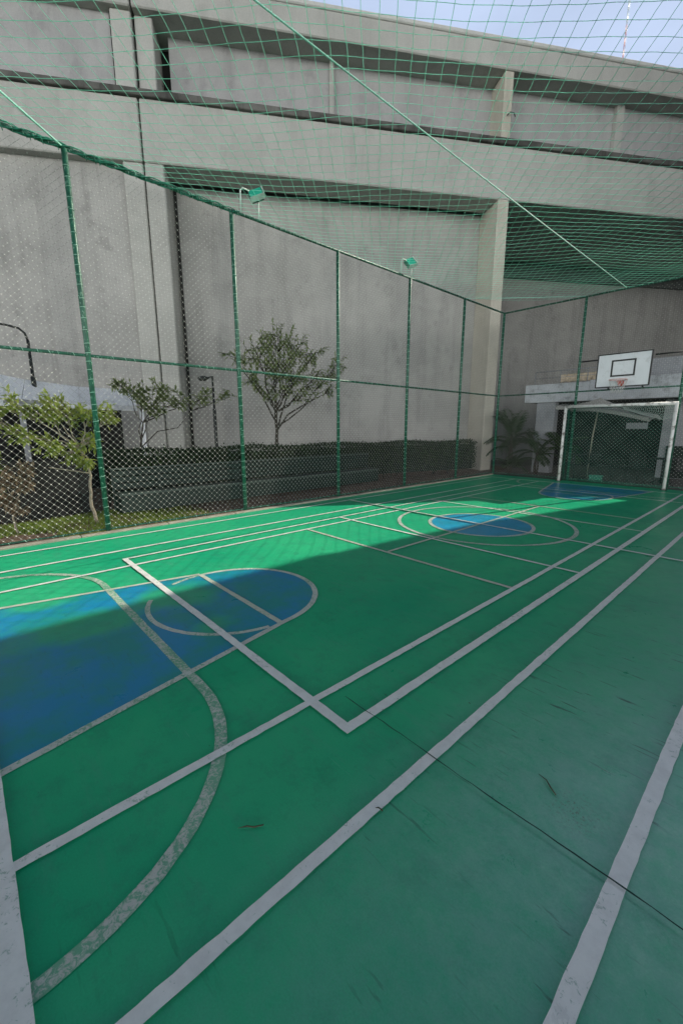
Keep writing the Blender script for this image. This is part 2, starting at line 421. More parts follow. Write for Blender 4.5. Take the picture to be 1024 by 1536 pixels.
def wob(x0, y0, x1, y1, w):
    n = max(3, int(math.hypot(x1-x0, y1-y0)/.06)); ph = rnd.uniform(0, 6)
    strip(b, [(x0+(x1-x0)*i/n+.002*math.sin(i*.9+ph), y0+(y1-y0)*i/n+.003*math.sin(i*.37+ph)+rnd.uniform(-.0012, .0012)) for i in range(n+1)], w, z=.0165)
wob(-1.62, 1.515, XR, 1.505, .0055); wob(-4.22, 6.2, -3.2, 10.4, .012); wob(-6.9, 11.9, XR, 11.9, .008)  # floor joints, and one slanting dark line across the middle
tag(b.build('floor_joints_and_line', M_JOINT_LINE), kind='structure')

# ------------------------------------------------------------------ chain-link mesh
def chainlink(b, o, u, n_, L, H, a, r=.0021, knot=1.4, z0=.03):
    """zig-zag wires, as woven: wire i swings between columns i and i+1; o origin, u direction, n_ normal"""
    o = np.array(o); u = np.array(u); n_ = np.array(n_); up = np.array((0, 0, 1.))
    nc = int(L/a); nr = int((H-z0)/a)
    V = []; F = []; base = 0; KN = []
    ang = [0, 2.094, 4.188]
    for i in range(nc):
        odd = i % 2
        pts = []
        j = 0
        for j in range(nr+1):
            col = i + ((j+odd) % 2)
            w = .010*math.sin(col*.13+j*.07)+.006*math.sin(col*.41-j*.19)
            pts.append((col*a, z0+j*a, w + (.0028 if (j % 2) else -.0028)))
        P = np.array([o+u*p[0]+up*p[1]+n_*p[2] for p in pts])
        # ring at every knot and just beside it keeps the knots a little thicker
        Q = []; RR = []
        for j in range(len(P)-1):
            d = P[j+1]-P[j]
            kk = knot+min(1.5, max(0, (i*a-4.8)*.4)) if L > 10 else knot+1.5
            Q += [P[j], P[j]+d*.14, P[j]+d*.86]; RR += [r*kk, r, r]
        Q.append(P[-1]); RR.append(r)
        m_ = len(Q)
        for q, rr in zip(Q, RR):
            for A in ang: V.append(q + u*(math.cos(A)*rr) + n_*(math.sin(A)*rr))
        for k in range(m_-1):
            A0 = base+3*k
            F += [(A0, A0+1, A0+4, A0+3), (A0+1, A0+2, A0+5, A0+4), (A0+2, A0, A0+3, A0+5)]; KN += [0 if k % 3 == 1 else 1]*3
        base += 3*m_
    b.add([tuple(p) for p in V], F, False); return KN

def post(parent, x, y, h, r=.036, wraps=True, inward=(1, 0)):
    b = MB(); b.tube([(x, y, -.05), (x, y, h-.01), (x, y, h)], [r, r, r*.6], 12)
    p = b.build('post', M_POST, parent)
    if wraps:
        b = MB(); z = .12
        while z < h-.1:
            n = 9; a0 = rnd.uniform(0, 6); t = rnd.uniform(.015, .05)
            b.tube([(x+(r+.004)*math.cos(a0+k*.78), y+(r+.004)*math.sin(a0+k*.78), z+t*k/n) for k in range(n)], .0042, 4)
            z += rnd.uniform(.11, .17)
        b.build('tie_wire', M_WRAP, p)
    return p
def rail(parent, p0, p1, r, name='rail', mat=None, wraps=.16):
    b = MB(); b.tube([p0, p1], r, 10); o = b.build(name, mat or M_POST, parent)
    P0 = Vector(p0); P1 = Vector(p1); L = (P1-P0).length; d = (P1-P0)/L; s_ = Vector((-d.y, d.x, 0))
    b = MB(); t = .05
    while t < L-.05:
        n = 8; st = rnd.uniform(.02, .07); a0 = rnd.uniform(0, 6)
        b.tube([P0+d*(t+st*k/n)+(s_*math.cos(a0+k*.8)+Vector((0, 0, 1))*math.sin(a0+k*.8))*(r+.004) for k in range(n)], .004, 4)
        t += rnd.uniform(wraps*.6, wraps*1.4)
    b.build('tie_wire', M_WRAP, o)
    return o
FX, FH, FM, FY = -7.06, 5.17, 2.6, 13.6
side = thing('chain_link_fence', 'tall green framed wire mesh fence along the left side of the court', 'fence', (0, 0, 0))
def wiremesh(parent, o, u, n_, L, mat, knot, r):
    b = MB(); KN = chainlink(b, o, u, n_, L, FH-.03, .048, r); ob = b.build('wire_mesh', mat, parent)
    ob.data.materials.append(knot); ob.data.polygons.foreach_set('material_index', KN)
wiremesh(side, (FX-.045, -3.3, 0), (0, 1, 0), (1, 0, 0), FY+3.3-.05, M_WIRE, M_BEND_GLINT, .0020)
for y in (-3.3, -.86, 1.57, 3.96, 6.38, 8.77, 11.25): post(side, FX, y, FH)
rail(side, (FX, -3.3, FH), (FX, FY, FH), .024, 'top_rail', wraps=.12)
rail(side, (FX, -3.3, FM), (FX, FY, FM), .021, 'middle_rail')
rail(side, (FX, -3.3, .05), (FX, FY, .05), .012, 'bottom_rail')
b = MB()   # bunched net edge tied along the first bays
for k in range(4):
    ph = rnd.uniform(0, 6); n = 150
    b.tube([(FX+.026*math.cos(i*.42+ph)+.01, -3.3+7.4*i/n, FH+.005+.034*math.sin(i*.42+ph)+rnd.uniform(-.004, .004)) for i in range(n+1)], [.013*(1-.45*i/n) for i in range(n+1)], 5)
for k in range(60):
    y = rnd.uniform(-3.2, 4.1); b.tube([(FX+.03, y, FH+.03), (FX+.045, y+.03, FH-.01), (FX+.02, y+.05, FH-.045-rnd.uniform(0, .03))], .005, 4)
b.build('rolled_net_edge', M_ROLL, side)

back = thing('chain_link_fence', 'green framed wire mesh fence across the far end behind the goal', 'fence', (0, 0, 0))
wiremesh(back, (FX+.05, FY+.045, 0), (1, 0, 0), (0, 1, 0), 7.6, M_WIREB, M_BEND_GLINT, .0020)
post(back, FX, FY, FH, .038)
for x in (-4.65, -2.22, .3): post(back, x, FY, FH)
rail(back, (FX, FY, FH), (.6, FY, FH), .024, 'top_rail'); rail(back, (FX, FY, FM), (.6, FY, FM), .019, 'middle_rail')
rail(back, (FX, FY, .05), (.6, FY, .05), .012, 'bottom_rail')
rail(back, (-4.65, FY-.01, 3.42), (-4.1, FY-.01, 3.42), .019, 'board_rail', M_BLK, 9); rail(back, (-2.85, FY-.01, 3.42), (-2.22, FY-.01, 3.42), .019, 'board_rail', M_BLK, 9)

# ------------------------------------------------------------------ overhead net
ax, ay = .107, .118
ROPEX = -3.72
def netz(x, y):
    s1 = math.sin(math.pi*min(1, max(0, (x-FX)/(ROPEX-FX)))) if x < ROPEX else math.sin(math.pi*min(1, (x-ROPEX)/4.2))
    w = min(1, (FY-y)/2.5)
    return FH+.02 - .10*s1*w + .012*math.sin(1.9*x+.8*y) + .01*math.sin(3.7*y-1.3*x)
def inside(x, y): return x > FX+.01 and x < .6 and y > -4.5 and y < FY-.02 and (y - x) < (11.55+7.06)
net = thing('overhead_net', 'green diagonal mesh net stretched over the whole court', 'net')
b = MB(); i0, i1 = 0, int(7.7/ax)+1; j0, j1 = 0, int(18.2/ay)+1
def npt(i, j):
    x = FX+i*ax; y = -4.6+j*ay
    return Vector((x+.006*math.sin(i*1.3+j*.7), y+.006*math.cos(i*.9-j*1.1), netz(x, y)))
def netrun(cells):
    run = []
    for (i, j) in cells:
        x = FX+i*ax; y = -4.6+j*ay
        if inside(x, y) or (i == 0 and y < 11.5): run.append(npt(i, j))
        else:
            if len(run) > 1: b.tube(run, .0027, 4, False)
            run = []
    if len(run) > 1: b.tube(run, .0027, 4, False)
for d in range(-(j1), i1+1, 2): netrun([(i, i-d) for i in range(i0, i1+1) if 0 <= i-d <= j1])
for d in range(0, i1+j1+1, 2): netrun([(i, d-i) for i in range(i0, i1+1) if 0 <= d-i <= j1])
b.build('netting', M_NET, net)
def rope(p0, p1, r, sag=.03, n=40):
    b = MB(); P0 = Vector(p0); P1 = Vector(p1)
    b.tube([P0.lerp(P1, i/n)-Vector((0, 0, sag*math.sin(math.pi*i/n))) for i in range(n+1)], r, 6); return b.build('support_rope', M_ROPE, net)
rope((ROPEX+.04, -4.5, FH+.02), (ROPEX+.02, FY, FH+.02), .0085, .04)
rope((FX, 1.57, FH), (-1.6, -4.45, FH+.1), .012, .02)
rope((FX, 11.25, FH+.01), (-4.65, FY, FH+.01), .006, .01)

# ------------------------------------------------------------------ floodlights on the fence top
def floodlight(y0, y1, yc, zc, label, s=.25, turn=.0):
    t = thing('floodlight', label, 'floodlight', (FX, y0, FH), 0, 'floodlights clamped to the fence top')
    b = MB(); b.tube([(0, 0, 0), (0, 0, zc-FH-.02), (0, .05, zc-FH+.03), (0, yc-y0-.12, zc-FH+.02)], .014, 6)
    b.build('bracket', M_PALE, t); b = MB(); b.tube([(0, y1-y0, 0), (0, y1-y0, zc-FH-.1)], .014, 6); b.build('bracket', M_PALE, t)
    M = Matrix.Translation((.03, yc-y0, zc-FH)) @ Matrix.Rotation(R(-50+turn), 4, 'Z') @ Matrix.Rotation(R(58), 4, 'Y') @ Matrix.Rotation(R(24), 4, 'Z')
    b = MB(); b.box(-s*.42, s*.42, -s*.5, s*.5, -.05, .03, M, .012)
    for k in range(5): b.box(-s*.35+k*s*.16, -s*.33+k*s*.16, -s*.42, s*.42, -.085, -.045, M)
    h = b.build('housing', M_FHOUS, t)
    b = MB(); b.box(-s*.36, s*.36, -s*.44, s*.44, .027, .036, M); b.build('glass', M_FGLASS, h)
    b = MB(); b.box(-s*.45, s*.45, s*.5, s*.54, -.04, .05, M); b.box(s*.42, s*.46, -s*.5, s*.5, -.04, .05, M); b.build('visor', M_PALE, h)
floodlight(4.15, 4.50, 4.44, 5.56, 'green tinted floodlight on the fence top by the second post')
floodlight(8.42, 8.80, 8.72, 5.50, 'smaller looking green floodlight farther along the fence top', .26, 25)

# ------------------------------------------------------------------ stadium
FO = (-7.97, 14.9, 0); FR = math.atan2(.848, .53)
st = thing('stadium_building', 'huge grey concrete stadium side with fins, ledges and stained panels', 'building', FO, FR)
S0, S1 = -34, 19.3
def sbox(name, mat, boxes, parent=st, bev=0):
    for q in boxes: b = MB(); b.box(*q, bev=bev); b.build(name, mat, parent)
# x along the face, y depth behind it, z up
sbox('lower_beam', M_BEAM, [(S0, -11.55, 0, 1.0, 9.14, 10.72), (-11.50, S1, 0, 1.0, 9.14, 10.72)], bev=.03)
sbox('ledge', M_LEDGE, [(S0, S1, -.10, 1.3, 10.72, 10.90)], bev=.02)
sbox('roof_beam', M_BEAM, [(S0, -11.55, -.02, 1.4, 12.82, 13.52), (-11.5, S1, -.02, 1.4, 12.82, 13.52)], bev=.03)
sbox('roof_cap', M_CAP, [(S0, S1, -.05, 14, 13.52, 13.66)], bev=.03)
# upper recessed panels, with a narrow dark slot beside each panel joint
up = []; xs = [S0, -12.12, -10.95+.35, -5.86, .12, 4.53, 10.3, 14.5, S1]
sbox('upper_panel', M_WALLU, [(S0, -12.1, .30, 1.5, 10.9, 12.82)])
sbox('upper_panel', M_WALLU, [(-10.72, -5.90, .80, 1.9, 10.9, 12.82)])
sbox('upper_panel', M_WALLU, [(-5.86, -.32, .84, 1.9, 10.9, 12.82)])
sbox('upper_panel', M_WALLU, [(.1, 4.55, .80, 1.9, 10.9, 12.82)])
sbox('upper_panel', M_WALLU, [(4.59, S1, .76, 1.9, 10.9, 12.82)])
sbox('upper_rib', M_BEAM, [(4.42, 4.72, .62, .78, 10.9, 12.82), (-5.93, -5.79, .70, .86, 10.9, 12.82), (11.5, 11.9, .6, .9, 10.9, 12.82)])
# fins
sbox('column', M_BEAM, [(-12.1, -11.55, .06, 1.2, -.1, 9.14), (-11.50, -10.97, .03, 1.2, -.1, 9.14), (-12.1, -11.56, .12, 1.5, 10.9, 12.82), (-11.50, -11.02, .22, 1.5, 10.9, 12.82)], bev=.03)
sbox('column', M_FIN, [(-.30, .11, -.02, 1.22, -.1, 9.14), (-.32, .0, .02, 1.3, 10.9, 12.82)], bev=.03)
# joints
b = MB(); b.box(-11.555, -11.495, .35, .9, -.1, 13.5); b.build('expansion_joint', M_DARKJ, st)
sbox('panel_slot', M_DARKJ, [(-11.02, -10.70, 1.3, 1.5, 10.9, 12.82), (-12.14, -12.05, .22, .34, 10.95, 12.8)])
# lower recessed walls
sbox('lower_wall', M_WALL, [(S0, -12.08, .30, 1.6, -.1, 9.14)])
sbox('lower_wall', M_WALL, [(-10.98, -.3, 1.20, 2.4, -.1, 9.14)])
sbox('lower_wall', M_WALL, [(.1, S1, 5.4, 6.4, -.1, 9.14)])
sbox('soffit_shade_panel', plain('painted_soffit_shade', (.12, .135, .13), .9), [(.12, S1, 5.2, 5.38, 8.6, 9.28)])  # dark strip added to paint the soffit's shade on the rear wall
sbox('soffit', M_WALL, [(.1, S1, .99, 5.42, 9.30, 9.7), (-.25, .05, 2.4, 5.5, -.1, 9.3)])
sbox('roof_slab', M_WALLU, [(S0, S1, 1.5, 14, 13.0, 13.5), (S0, S1, 12.9, 13.9, -.1, 13.0), (S1-.4, S1-.02, 1.6, 12.9, -.1, 13.0)])
# downpipe stub on the cream fin and stains of old repairs
b = MB(); b.tube([(-.2, -.03, 11.55), (-.12, -.08, 11.62), (.02, -.07, 11.62), (.10, -.03, 11.55)], .016, 6); b.build('cable_loop', M_DARKJ, st)
b = MB(); pts = [(-.55, 1.17, 0.)]
b.tube([(-11.0+.12, 1.1, 0), (-11.0+.12, 1.1, 9.1)], .05, 8); b.build('downpipe', M_DARKJ, st)

# radio mast on the roof
mast = thing('radio_mast', 'thin red and white lattice mast standing on the stadium roof', 'mast', (-7.97+.53*6.4-.848*3.0, 14.9+.848*6.4+.53*3.0, 13.66), .6)
for q in range(6):
    m_ = MB()
    for k in range(3):
        z = (q*3+k)*.4
        for a in (0, 2.1, 4.2):
            a2 = a+2.1
            m_.tube([(.03*math.cos(a), .03*math.sin(a), z), (.03*math.cos(a), .03*math.sin(a), z+.4)], .005, 4)
            m_.tube([(.03*math.cos(a), .03*math.sin(a), z), (.03*math.cos(a2), .03*math.sin(a2), z+.4)], .003, 4)
    m_.build('red_section' if q % 2 == 0 else 'white_section', M_RIM if q % 2 == 0 else M_PALE, mast)
b = MB(); b.box(-.16, .16, -.16, .16, -.02, .05); b.build('base_plate', M_PALE, mast)

# ------------------------------------------------------------------ unseen tower added off to the right to shade the court
tw = thing('shadow_tower', 'unseen pale concrete tower added right of the court to cast its shade', 'building', (0, 0, 0))
foot = [(4.82, 15), (4.82, 38.9), (5.0, 40.5), (5.25, 42.0), (5.5, 43.0), (5.95, 44.2), (6.3, 45.6), (6.8, 47.2), (8, 52), (18, 52), (18, 15)]  # footprint shaped to give the shadow edge on the court
b = MB(); b.prism(foot[::-1], -.1, 24.85); b.build('wall', M_WALLU, tw)
b = MB()  # floor bands and windows only dress the added tower
for k in range(1, 8): b.box(4.73, 4.818, 15.2, 39, k*3.05-.12, k*3.05+.1)
b.box(4.80, 18, 14.9, 38.9, 24.85, 25.0); b.build('shadow_tower_band', M_BEAM, tw)
bf = MB(); bf.box(-.04, .03, -.75, .75, -.7, .7); bg = MB(); bg.box(-.055, -.03, -.68, .68, -.63, .63)
M_GLASS = plain('dark_window_glass', (.03, .04, .05), .1, 0, .2, 1)
w0 = None
for k in range(2, 7):
    for j in range(6):
        if w0 is None:
            w0 = bf.build('window', M_CAP, tw, (4.79, 18+j*3.6, k*3.05+1.5)); g0 = bg.build('pane', M_GLASS, w0)
        else:
            w = w0.copy(); COL.objects.link(w); w.parent = tw; w.location = (4.79, 18+j*3.6, k*3.05+1.5)
            g = g0.copy(); COL.objects.link(g); g.parent = w

# ------------------------------------------------------------------ goal
goal = thing('football_goal', 'white chipped steel goal with sagging dark net at the far end', 'goal', (0, 0, 0))
GL, GR, GY, GH = -4.76, -2.20, 13.22, 2.16
for x in (GL, GR):
    b = MB(); b.tube([(x, GY, 0), (x, GY, GH)], .040, 12); p = b.build('upright', M_GOALW, goal)
    b = MB(); b.box(x-.07, x+.07, GY-.07, GY+.07, 0, .012); b.build('base_plate', M_BLK, p)
b = MB(); b.tube([(GL-.035, GY, GH), (GR+.035, GY, GH)], .040, 12); b.build('crossbar', M_GOALW, goal)
b = MB()
for x in (GL, GR):
    b.tube([(x, GY+.03, GH-.02), (x, GY+.30, GH-.03), (x, GY+.33, .02)], .014, 6)
b.tube([(GL, GY+.30, GH-.03), (GR, GY+.30, GH-.03)], .012, 6); b.tube([(GL, GY+.33, .02), (GR, GY+.33, .02)], .012, 6)
b.build('rear_frame', M_POST, goal)
b = MB(); a = .085; W = GR-GL; nX = int(W/a)
def gpt(u, v):
    z = GH-.02-v; y = GY+.31+.03*math.sin(u*3+v*2)
    if v < .0: y = GY+.3; z = GH
    return Vector((GL+u, y, max(.02, z)))
for k in range(-26, nX+1):
    pts = [gpt(k*a+t*a, t*a) for t in range(0, 26) if 0 <= k*a+t*a <= W]
    if len(pts) > 1: b.tube(pts, .0026, 3, False)
    pts = [gpt(W-k*a-t*a, t*a) for t in range(0, 26) if 0 <= k*a+t*a <= W]
    if len(pts) > 1: b.tube(pts, .0026, 3, False)
for x in (GL, GR):
    for k in range(-4, 26):
        pts = [Vector((x, GY+.04+t*a, GH-.02-(k+t)*a)) for t in range(0, 4) if 0 <= (k+t)*a <= GH-.04]
        if len(pts) > 1: b.tube(pts, .0026, 3, False)
        pts = [Vector((x, GY+.04+t*a, GH-.02-(k-t)*a)) for t in range(0, 4) if 0 <= (k-t)*a <= GH-.04]
        if len(pts) > 1: b.tube(pts, .0026, 3, False)
b.build('goal_net', M_GNET, goal)
b = MB()   # slack pale net bunched in the right top corner
for k in range(26):
    u = k/25; x = GR-1.15*u
    n = 7; dz = .34*(1-abs(u-.25)*1.1)
    b.tube([(x+.05*math.sin(i), GY+.04+.25*i/n, GH-.05-dz*math.sin(math.pi*.55*i/n)) for i in range(n+1)], .003, 3)
for i in range(9):
    b.tube([(GR-1.15*u/12, GY+.04+.03*i, GH-.05-.34*(1-abs(u/12-.25)*1.1)*math.sin(math.pi*.55*i/8)) for u in range(13)], .003, 3)
b.build('slack_net', M_GNETW, goal)

# ------------------------------------------------------------------ basketball hoop
hp = thing('basketball_hoop', 'white basketball backboard with red rim mounted above the goal', 'basketball hoop', (0, 0, 0))
BY = 13.30; bx0, bx1, bz0, bz1 = -4.09, -2.85, 2.64, 3.51
b = MB(); b.box(bx0, bx1, BY, BY+.03, bz0, bz1); bd = b.build('backboard', M_BOARD, hp)
b = MB(); t = .026; y0, y1 = BY-.006, BY+.036
b.box(bx0-.004, bx0+t, y0, y1, bz0, bz1); b.box(bx1-t, bx1+.004, y0, y1, bz0, bz1)
b.box(bx0+t, bx1-t, y0, y1, bz1-t, bz1+.004); b.box(bx0+t, bx1-t, y0, y1, bz0-.004, bz0+t); b.build('border', M_BLK, bd)
b = MB(); q0, q1, r0, r1 = -3.75, -3.19, 2.91, 3.34; t = .042; y0 = BY-.004; y1 = BY-.0005
b.box(q0, q0+t, y0, y1, r0, r1); b.box(q1-t, q1, y0, y1, r0, r1); b.box(q0+t, q1-t, y0, y1, r1-t, r1); b.box(q0+t, q1-t, y0, y1, r0, r0+t)
b.build('shooting_square', M_BLK, bd)
RC = (-3.47, BY-.30, 2.80)
b = MB(); b.tube([(RC[0]+.205*math.cos(R(a)), RC[1]+.205*math.sin(R(a)), RC[2]) for a in range(0, 360, 12)], .011, 6, closed=True); rim = b.build('rim', M_PINK, hp)
b = MB(); b.box(RC[0]-.055, RC[0]+.055, RC[1]+.20, BY-.007, RC[2]-.11, RC[2]+.015)
b.add([(RC[0]-.09, RC[1]+.19, RC[2]-.012), (RC[0]+.09, RC[1]+.19, RC[2]-.012), (RC[0]+.05, BY-.006, RC[2]-.14), (RC[0]-.05, BY-.006, RC[2]-.14)], [(0, 1, 2, 3)])
b.build('rim_bracket', M_RIM, hp)
b = MB()
for k in range(12):
    for sgn in (1, -1):
        pts = []
        for j in range(6):
            a = 2*math.pi*(k+sgn*j*.5)/12; rr = .20-.085*j/5+.012*math.sin(k*2.1+j)
            pts.append((RC[0]+rr*math.cos(a), RC[1]+rr*math.sin(a), RC[2]-.01-.065*j-.01*math.sin(k*1.7)))
        b.tube(pts, .0035, 3)
b.build('hoop_net', M_HNET, rim)
b = MB()
for x in (-3.78, -3.0): b.tube([(x, BY+.05, 2.60), (x, BY+.05, 3.45)], .016, 6)
b.tube([(-3.95, BY+.05, 3.42), (-2.9, BY+.05, 3.42)], .016, 6)
for x in (-3.78, -3.0):
    b.tube([(x, BY+.05, 3.40), (x, FY-.02, 3.42)], .014, 6); b.tube([(x, BY+.05, 2.62), (x, FY-.02, 2.60)], .014, 6)
b.build('mounting_frame', M_BLK, hp)

# ------------------------------------------------------------------ long bench
bn = thing('long_bench', 'long dark green two-tier bench behind the left fence', 'bench', (0, 0, 0))
Y0, Y1 = 2.08, 9.12
b = MB(); b.box(-8.72, -8.31, Y0+.03, Y1-.02, .03, .355); b.build('base', M_BENCH, bn)
b = MB()
for k in range(3): b.box(-8.70+k*.137, -8.575+k*.137, Y0, Y1, .357, .385, bev=.005)
s_ = b.build('seat', M_BENCH, bn)
b = MB(); b.box(-8.30, -8.285, Y0, Y1, .345, .392, bev=.004); b.build('edge_strip', M_BENCHE, s_)
b = MB()
for k in range(3): b.box(-8.76, -8.735, Y0+.03, Y1-.03, .42+k*.125, .525+k*.125, bev=.004)
bk = b.build('backrest', M_BENCH, bn)
b = MB(); b.box(-8.775, -8.72, Y0, Y1, .795, .825, bev=.004)
for k in range(9): y = Y0+.02+(Y1-Y0-.08)*k/8; b.box(-8.80, -8.765, y, y+.04, 0, .795)
b.build('back_frame', M_BENCHE, bn)

# ------------------------------------------------------------------ vegetation helpers
def rv(): 
    while True:
        v = Vector((rnd.uniform(-1, 1), rnd.uniform(-1, 1), rnd.uniform(-1, 1)))
        if .05 < v.length < 1: return v
def crooked(p0, p1, n, w):
    P0, P1 = Vector(p0), Vector(p1)
    return [P0.lerp(P1, i/n) + (rv()*w if 0 < i < n else Vector()) for i in range(n+1)]
def tree(name, label, cat, trunk, r0, blobs, leafL, leafW, mleaf, mbark, group=None, twigs=9, perleaf=16, droop=.2):
    base = Vector(trunk[0]); t = thing(name, label, cat, base, 0, group)
    P = [Vector(p)-base for p in trunk]
    b = MB(); n = len(P)
    fine = []
    for i in range(n-1):
        for k in range(4): fine.append(P[i].lerp(P[i+1], k/4)+(rv()*.015 if (i or k) else Vector()))
    fine.append(P[-1]); m_ = len(fine)
    b.tube(fine, [r0*(1.15-.6*i/m_) for i in range(m_)], 8)
    tips = []
    for (cx, cy, cz, rr, cnt) in blobs:
        c = Vector((cx, cy, cz))-base
        st_ = fine[-1] if rnd.random() < .65 else fine[int(m_*rnd.uniform(.6, .95))]
        br = crooked(st_, c, 5, .05*(c-st_).length+.01); b.tube(br, [r0*.5*(1-.72*i/5) for i in range(6)], 6)
        for k in range(max(2, int(twigs*cnt))):
            d = rv().normalized(); d.z = d.z*.9+.1
            e = c+Vector((d.x, d.y, d.z))*rr*rnd.uniform(.5, 1.05)
            s0 = br[rnd.choice((3, 4, 5))]; tw_ = crooked(s0, e, 4, .03*rr+.012); b.tube(tw_, [r0*.14*(1-.6*i/4)+.0012 for i in range(5)], 4); tips.append((tw_, rr))
    b.build('trunk', mbark, t)
    b = MB()
    for tw_, rr in tips:
        for k in range(perleaf):
            f = rnd.uniform(.25, 1)*(len(tw_)-1); i = min(int(f), len(tw_)-2); p = tw_[i].lerp(tw_[i+1], f-i)
            d = ((tw_[i+1]-tw_[i]).normalized()+rv()*1.1+Vector((0, 0, -droop))).normalized()
            s_ = rnd.uniform(.6, 1.25); b.leaf(p+rv()*.02, d, leafL*s_, leafW*s_, (rv()*.7+Vector((0, 0, 1))).normalized())
    b.build('crown', mleaf, t)
    return t
tree('small_tree', 'leaning sunlit yellow green young tree behind the first fence post', 'tree',
     [(-8.0, 1.62, -.05), (-8.0, 1.56, .4), (-8.0, 1.60, .80), (-8.05, 1.52, 1.25)], .026,
     [(-8.2, .35, 1.72, .26, .8), (-8.2, .70, 1.95, .26, .9), (-8.1, 1.02, 1.80, .25, 1), (-8.1, 1.35, 1.85, .30, 1.2), (-8.0, 1.72, 1.82, .26, 1.1), (-8.0, 1.98, 1.80, .22, .7), (-8.2, 1.2, 2.02, .16, .5),
      (-8.0, .70, 1.48, .20, .7), (-8.0, 1.05, 1.35, .24, .9), (-8.0, 1.35, 1.20, .24, .9), (-8.0, 1.66, 1.36, .22, .8), (-8.0, 1.62, 1.02, .16, .5)],
     .115, .042, M_LY, M_BARKL, twigs=15, perleaf=16)
b = MB(); b.tube(crooked((-8.0, 1.60, .84), (-8.0, 1.04, .97), 6, .012), .010, 5); o = b.build('bare_branch', M_BARKL); 
o.parent = bpy.data.objects['small_tree']; o.matrix_parent_inverse = Matrix.Translation(-Vector((-8.0, 1.62, -.05)))
tree('slender_tree', 'sparse olive tree with forked trunk rising behind the hedge and bench', 'tree',
     [(-9.95, 6.62, -.05), (-9.9, 6.60, .9), (-9.92, 6.66, 1.5), (-9.9, 6.62, 2.0)], .055,
     [(-9.9, 6.05, 3.6, .50, 1.2), (-9.8, 6.7, 3.95, .48, 1.3), (-10.0, 7.3, 3.75, .55, 1.3), (-9.9, 6.6, 3.2, .6, 1.7), (-9.9, 7.3, 3.1, .5, 1.2), (-9.8, 7.9, 3.65, .45, 1.0), (-9.9, 8.1, 3.05, .4, .8),
      (-9.9, 8.9, 3.45, .36, .7), (-9.9, 5.9, 2.9, .42, .8), (-9.9, 6.9, 2.6, .45, .9), (-9.9, 7.6, 2.5, .35, .6), (-9.9, 5.45, 3.3, .28, .4), (-9.8, 8.6, 2.8, .3, .4), (-9.9, 6.3, 2.5, .3, .5)],
     .17, .050, M_LT, M_BARKD, twigs=16, perleaf=15, droop=.5)
tree('small_tree', 'thin leafed dark tree beside the white canopy, level with the rail', 'tree',
     [(-10.6, 3.25, -.05), (-10.6, 3.20, .9), (-10.6, 3.35, 1.7)], .03,
     [(-10.6, 2.95, 2.5, .25, .6), (-10.6, 3.35, 2.35, .32, 1.), (-10.6, 3.8, 2.45, .30, .9), (-10.6, 3.65, 2.05, .3, .8), (-10.6, 4.3, 2.25, .30, .7), (-10.5, 4.9, 2.35, .25, .5), (-10.5, 5.5, 2.45, .22, .4)],
     .14, .045, M_LT, M_BARKD, twigs=20, perleaf=17)
tree('leafy_shrub', 'dry pinkish leafed shrub at the left edge beside the grass', 'shrub',
     [(-7.9, .52, -.05), (-7.92, .50, .25), (-7.9, .55, .45)], .016,
     [(-7.9, .45, .85, .2, 1.), (-7.9, .66, .72, .17, 1.), (-7.9, .42, .5, .16, .8), (-7.95, .74, .95, .13, .6), (-7.9, .60, .38, .12, .6)],
     .085, .04, M_LPK, M_BARKL, twigs=20, perleaf=14)
tree('leafy_shrub', 'sunlit green shrub at the far left edge of the court bed', 'shrub',
     [(-8.2, .15, -.05), (-8.2, .15, .4)], .02,
     [(-8.2, .05, 1.0, .28, 1.2), (-8.2, .35, 1.05, .22, 1.), (-8.2, .0, .6, .3, 1.), (-8.1, .3, .65, .2, 1.)],
     .09, .045, M_LY, M_BARKL, twigs=20, perleaf=15)

